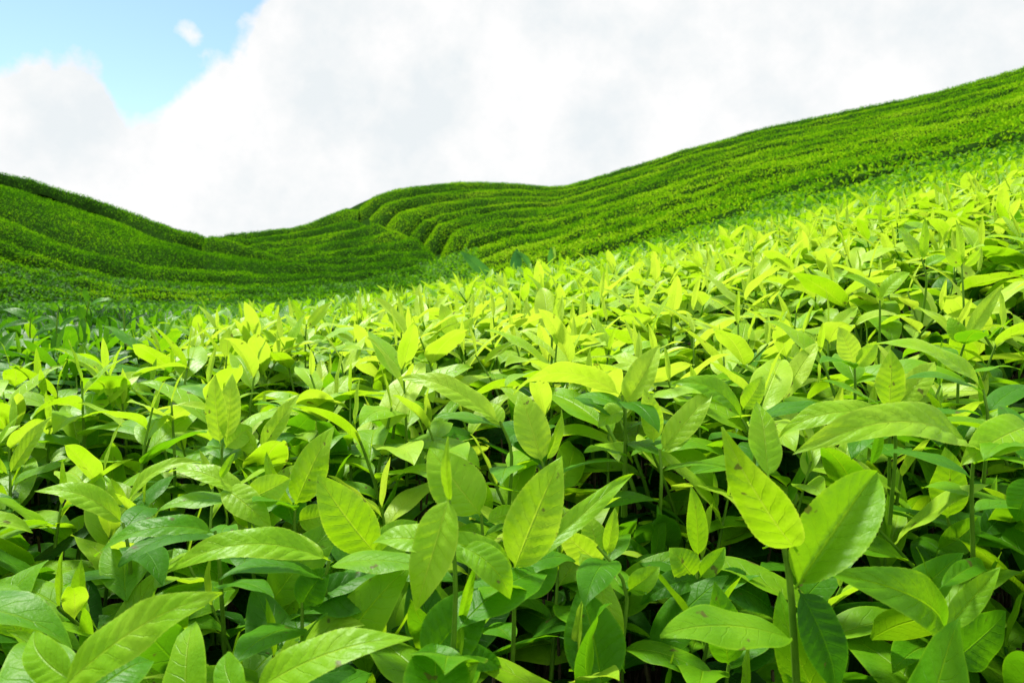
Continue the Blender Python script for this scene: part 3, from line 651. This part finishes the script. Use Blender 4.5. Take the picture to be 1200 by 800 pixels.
# ------------------------------------------------------------------ further shoots grown from a few patterns
def pattern(seed, res, tones=True):
    """Leaves and stem of one tea shoot, base at the origin, growing up +z."""
    rg = np.random.default_rng(seed)
    h = rg.uniform(.070, .105); lean = rg.normal(0, .018, 2)
    stem = np.array([(0, 0, 0), (lean[0] * .3, lean[1] * .3, h * .5), (lean[0], lean[1], h)])
    n = rg.integers(3, 6); a0 = rg.uniform(0, 6.28); out = []
    for j in range(n + 1):
        f = j / n                                            # 0 lowest leaf .. 1 the bud
        pz = .42 + .56 * f
        b = np.array([np.interp(pz, [0, .5, 1], stem[:, k]) for k in range(3)])
        az = a0 + j * 2.4 + rg.normal(0, .2)
        L = np.interp(f, [0, .45, .8, 1], [.086, .077, .058, .036]) * rg.uniform(.85, 1.18)
        el = np.interp(f, [0, .45, .8, 1], [.42, .64, .96, 1.32]) + rg.normal(0, .14)
        bend = np.interp(f, [0, .5, 1], [1.15, .95, .2]) * rg.uniform(.5, 1.5)
        W = L * (.40 if f < .75 else .33 if f < 1 else .2) * rg.uniform(.88, 1.12)
        lv, lf, lu = leaf(L, W, res[0], res[1], bend=(el, bend), fold=rg.uniform(.25, .7) + (.25 if f > .7 else 0), seed=seed * 13 + j, curl=rg.uniform(0, .18),
                          twist=rg.normal(0, .25), quilt=.005 if res[0] > 10 else 0)
        c, s = math.cos(az), math.sin(az)
        Rm = np.array([[c, s, 0], [-s, c, 0], [0, 0, 1.0]])
        tone = np.interp(f, [0, .35, .7, 1], [-.22, -.06, .04, .06]) + rg.normal(0, .05)
        out.append(('bud' if j == n else 'leaf', lv @ Rm + b, lf, lu, np.full(len(lv), tone)))
    sv, sf = tube(curve_pts(stem, 6 if res[0] > 10 else 4), .0017, .0009, 6 if res[0] > 10 else 4)
    return out, (sv, sf), h

PROTO = []
for s in range(30):
    lv, st, h = pattern(100 + s, (22, 6))
    root = empty('tea_shoot', (0, 0, 0))
    mk('stem', st[0], st[1], mat=M_STEM, parent=root)
    for nm, v, f, u, t in lv: mk(nm, v, f, u, t, M_LEAF, parent=root)
    PROTO.append((root, h, [o for o in root.children], len(lv)))

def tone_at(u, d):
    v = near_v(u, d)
    t = .80 - .06 * max(0.0, min(1.0, (.62 - d) / .14)) + .09 * float(bumps(np.array((u - U0) / FPX * d * 2.0), np.array(d * 2.0))) - .16 * float(np.clip((d - 2.2) / 1.2, 0, 1)) + np.clip((d - .8) / .8, -.35, .15) * .25 + R.normal(0, .07)  # nearest shoots toned down: shade low in the bed put into colour
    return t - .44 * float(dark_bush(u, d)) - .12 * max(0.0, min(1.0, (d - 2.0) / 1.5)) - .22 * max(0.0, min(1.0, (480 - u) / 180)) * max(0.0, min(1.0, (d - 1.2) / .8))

cells = []
u_, d_ = sample_ud(int(area(.44, 4.5, -260, 1460) * 520), .44, 4.5, -260, 1460)
order = np.argsort(d_); kept = []
grid = {}
for k in order:
    x, y = (u_[k] - U0) / FPX * d_[k], d_[k]
    ms = .034 if y < 2.2 else .046
    g = (int(x // .06), int(y // .06)); bad = False
    for a in (-1, 0, 1):
        for b in (-1, 0, 1):
            for (px, py) in grid.get((g[0] + a, g[1] + b), ()):
                if (px - x) ** 2 + (py - y) ** 2 < ms * ms: bad = True
    if bad: continue
    grid.setdefault(g, []).append((x, y)); kept.append((float(u_[k]), float(d_[k])))
NIND = 300 - 53
indiv, stuff = [], []
for (u, d) in kept:
    z = float(top_z(u, d)) - CZ
    v = V0 - z / d * FPX; r = .05 / d * FPX
    blocked = False
    if d < 1.0:
        for (x0, y0, x1, y1, hd) in BOXES:
            if d < hd + .05 and x0 - r * .6 < u < x1 + r * .6 and v - r * 1.5 < y1 and v + r * 1.0 > y0: blocked = True; break
    sink = (.075 if d < .55 else .05) if blocked else 0.0
    inside = -10 < u < 1210 and v - r < 800
    (indiv if inside and len(indiv) < NIND else stuff).append((u, d, sink))

used = set()
hero_pts = list(SHOOTS)
buckets = {}
ORD = 'first second third fourth fifth sixth seventh eighth ninth tenth eleventh twelfth thirteenth fourteenth fifteenth sixteenth'.split()
made = []
for k, (u, d, sink) in enumerate(indiv):
    pi = k % len(PROTO); root, h, parts, nl_ = PROTO[pi]
    if pi in used:
        o = root.copy(); COL.objects.link(o)
        ch = []
        for p in parts:
            c = p.copy(); COL.objects.link(c); c.parent = o; ch.append(c)
    else:
        o, ch = root, parts; used.add(pi)
    s = R.uniform(.85, 1.2) * float(np.interp(d, [.5, .7, 2.0], [1.0, 1.16, 1.16]))
    z = float(top_z(u, d)) - h * s * .74 + R.uniform(-.020, .030) - sink
    o.location = ((u - U0) / FPX * d, d, z); o.rotation_euler = (R.normal(0, .13), R.normal(0, .13), R.uniform(0, 6.28)); o.scale = (s, s, s)
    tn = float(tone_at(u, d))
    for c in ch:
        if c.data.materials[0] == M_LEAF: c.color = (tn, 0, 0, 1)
    v = V0 - (z + h * s - CZ) / d * FPX
    near2 = sorted((math.hypot(q[0] - u, (q[1] - v) * 1.5), q[3]) for q in hero_pts)[:2]
    (d1, s1), (d2, s2) = near2
    key = (s1, s2) if s1 < s2 else (s2, s1)
    buckets.setdefault(key, []).append(((d1 if key[0] == s1 else d2) / (d1 + d2 + 1e-6), o, tn))
def colour_word(t): return 'dark green' if t < .6 else 'fresh green' if t < .72 else 'lime' if t < .80 else 'yellow-green' if t < .87 else 'pale yellow' if t < .94 else 'pale lemon'
for (s1, s2), lst in buckets.items():
    lst.sort(key=lambda q: q[0])
    by = {}
    for _, o, tn in lst: by.setdefault(colour_word(tn), []).append(o)
    for c, os_ in by.items():
        for j, o in enumerate(os_):
            lab = (f'{ORD[j]} {c}' if len(os_) > 1 else c) + f' shoot from the {s1} towards the {s2}'
            if len(lab.split()) > 16: lab = lab.replace('towards the', 'to').replace('from the', 'from')
            tag(o, lab, 'tea shoot', GRP)
print('bucket sizes', sorted((len(b), k) for k, b in buckets.items())[-6:])

# the many shoots further back: one mass
LOW = [pattern(300 + s, (6, 2)) for s in range(14)]
MIDP = [pattern(400 + s, (12, 4)) for s in range(14)]
acc = []
for (u, d, sink) in stuff:
    lv, st, h = random.choice(MIDP if d < 2.0 else LOW)
    s = random.uniform(.85, 1.2) * float(np.interp(d, [.7, 2.0, 4], [1.16, 1.14, .8])); a = random.uniform(0, 6.28)
    c, sn = math.cos(a) * s, math.sin(a) * s
    Rm = np.array([[c, sn, 0], [-sn, c, 0], [random.gauss(0, .13) * s, random.gauss(0, .13) * s, s]])
    p = np.array([(u - U0) / FPX * d, d, float(top_z(u, d)) - h * s * .74 + random.uniform(-.020, .030) - sink])
    tn = float(tone_at(u, d))
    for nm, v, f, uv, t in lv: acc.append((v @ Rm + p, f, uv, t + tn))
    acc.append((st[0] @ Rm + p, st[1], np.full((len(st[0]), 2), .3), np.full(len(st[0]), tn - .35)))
V, F, U, T = join(acc)
tag(mk('distant_tea_foliage', V, F, U, T, M_LEAF), kind='stuff')
print('individual', len(indiv), 'mass', len(stuff), 'faces', len(F))

# ------------------------------------------------------------------ sky, sun, camera
SUN_EL, SUN_AZ = 57, -40                          # degrees; azimuth from straight ahead, left negative
w = bpy.data.worlds.new('World'); SC.world = w; w.use_nodes = True
n, l = w.node_tree.nodes, w.node_tree.links; n.clear()
out = n.new('ShaderNodeOutputWorld')
sky = n.new('ShaderNodeTexSky'); sky.sky_type = 'NISHITA'; sky.sun_disc = False
sky.sun_elevation = math.radians(SUN_EL); sky.sun_rotation = math.radians(SUN_AZ); sky.air_density = 1.0; sky.dust_density = .3; sky.ozone_density = 1.6
bg = n.new('ShaderNodeBackground'); bg.inputs[1].default_value = .076; l.new(mixc(n, l, 1.0, sky.outputs[0], (.90, .96, 1.0), 'MULTIPLY'), bg.inputs[0])
tc = n.new('ShaderNodeTexCoord')
sx = n.new('ShaderNodeSeparateXYZ'); l.new(tc.outputs['Generated'], sx.inputs[0])
az = mth(n, l, 'ARCTAN2', sx.outputs[0], sx.outputs[1]); el = mth(n, l, 'ARCSINE', sx.outputs[2])
n1 = n.new('ShaderNodeTexNoise'); n1.inputs['Scale'].default_value = 7.5; n1.inputs['Detail'].default_value = 9; n1.inputs['Roughness'].default_value = .58
n2 = n.new('ShaderNodeTexNoise'); n2.inputs['Scale'].default_value = 3.2; n2.inputs['Detail'].default_value = 7; n2.inputs['Roughness'].default_value = .55
rm = n.new('ShaderNodeMapping'); rm.inputs['Rotation'].default_value = (.61, .43, .87); l.new(tc.outputs['Generated'], rm.inputs[0])
l.new(rm.outputs[0], n1.inputs[0]); l.new(rm.outputs[0], n2.inputs[0])
# height of the cloud bank by bearing (radians of elevation)
fc = n.new('ShaderNodeFloatCurve'); cm = fc.mapping; cv = cm.curves[0]
def uvel(u, v):
    a = math.atan2((u - U0) / FPX, 1); e = math.atan2((V0 - v) / FPX, math.hypot(1, (u - U0) / FPX)); return (a + 1.0) / 2.0, e
pts = [uvel(*q) for q in [(-60, 60), (0, 84), (60, 72), (118, 62), (134, 118), (165, 140), (192, 118), (208, 96), (245, 72), (290, 18), (330, -40), (420, -160)]]
pts = [(0.0, .30)] + pts + [(.5, .62), (1.0, .8)]
for k, (a, e) in enumerate(pts):
    if k < 2: cv.points[k].location = (a, e)
    else: cv.points.new(a, e)
cm.update()
l.new(mth(n, l, 'DIVIDE', mth(n, l, 'ADD', az, 1.0), 2.0, clamp=True), fc.inputs['Value'])
edge = mth(n, l, 'SUBTRACT', fc.outputs[0], el)
edge = mth(n, l, 'ADD', edge, mth(n, l, 'MULTIPLY', mth(n, l, 'SUBTRACT', n1.outputs['Fac'], .5), .26))
bank = mth(n, l, 'MULTIPLY', mth(n, l, 'ADD', edge, .010), 36.0, clamp=True)
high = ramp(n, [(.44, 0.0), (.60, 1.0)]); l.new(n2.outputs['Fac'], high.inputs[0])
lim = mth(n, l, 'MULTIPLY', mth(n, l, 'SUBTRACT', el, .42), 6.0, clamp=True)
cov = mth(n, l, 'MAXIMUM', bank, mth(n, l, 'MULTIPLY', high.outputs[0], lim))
a0, e0 = uvel(222, 40); a0 = a0 * 2 - 1
wx = mth(n, l, 'DIVIDE', mth(n, l, 'SUBTRACT', az, a0), .022); wy = mth(n, l, 'DIVIDE', mth(n, l, 'SUBTRACT', el, e0), .014)
wd = mth(n, l, 'SQRT', mth(n, l, 'ADD', mth(n, l, 'MULTIPLY', wx, wx), mth(n, l, 'MULTIPLY', wy, wy)))
n4 = n.new('ShaderNodeTexNoise'); n4.inputs['Scale'].default_value = 38; n4.inputs['Detail'].default_value = 6; l.new(rm.outputs[0], n4.inputs[0])
wisp = mth(n, l, 'ADD', mth(n, l, 'SUBTRACT', .75, wd), mth(n, l, 'MULTIPLY', mth(n, l, 'SUBTRACT', n4.outputs['Fac'], .5), 4.0), clamp=True)
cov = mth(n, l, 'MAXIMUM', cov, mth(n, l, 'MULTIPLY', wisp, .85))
# cloud brightness: white heads, pale grey hollows
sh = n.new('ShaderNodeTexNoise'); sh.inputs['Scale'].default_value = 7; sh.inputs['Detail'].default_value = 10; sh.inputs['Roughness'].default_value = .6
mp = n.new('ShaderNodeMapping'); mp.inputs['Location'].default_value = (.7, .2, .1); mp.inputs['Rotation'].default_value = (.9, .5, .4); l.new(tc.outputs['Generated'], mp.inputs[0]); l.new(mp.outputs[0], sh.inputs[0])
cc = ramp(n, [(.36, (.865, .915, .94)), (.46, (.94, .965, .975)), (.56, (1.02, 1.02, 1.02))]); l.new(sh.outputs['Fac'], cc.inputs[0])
bgc = n.new('ShaderNodeBackground'); l.new(cc.outputs[0], bgc.inputs[0]); l.new(mth(n, l, 'ADD', mth(n, l, 'ADD', .40, mth(n, l, 'MULTIPLY', mth(n, l, 'MULTIPLY', sx.outputs[1], -1.0, clamp=True), .42)), mth(n, l, 'MULTIPLY', mth(n, l, 'MULTIPLY', mth(n, l, 'SUBTRACT', el, .45), 1.8, clamp=True), .75)), bgc.inputs[1])  # clouds strengthened overhead and behind the camera, added as soft fill light
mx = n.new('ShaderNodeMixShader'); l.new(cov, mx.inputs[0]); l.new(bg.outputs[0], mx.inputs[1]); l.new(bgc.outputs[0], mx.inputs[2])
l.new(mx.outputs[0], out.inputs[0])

sd = bpy.data.lights.new('sun', 'SUN'); sd.energy = 3.4; sd.angle = math.radians(10.0); sd.color = (1, .96, .88)
so = bpy.data.objects.new('sun', sd); COL.objects.link(so)
e_, a_ = math.radians(SUN_EL), math.radians(SUN_AZ)
to = Vector((math.sin(a_) * math.cos(e_), math.cos(a_) * math.cos(e_), math.sin(e_)))
so.rotation_euler = to.to_track_quat('Z', 'Y').to_euler(); so.location = (0, 0, 40)

cd = bpy.data.cameras.new('camera'); co = bpy.data.objects.new('camera', cd); COL.objects.link(co)
co.location = (0, 0, CZ); co.rotation_euler = (math.radians(90), 0, 0)
cd.sensor_width = 36; cd.lens = FPX / 1200 * 36; cd.shift_y = -(400 - V0) / 1200
cd.clip_start = .02; cd.clip_end = 8000
cd.dof.use_dof = True; cd.dof.focus_distance = .72; cd.dof.aperture_fstop = 18
SC.camera = co
SC.view_settings.view_transform = 'Standard'; SC.view_settings.look = 'None'; SC.view_settings.exposure = 1.3; SC.view_settings.gamma = 1
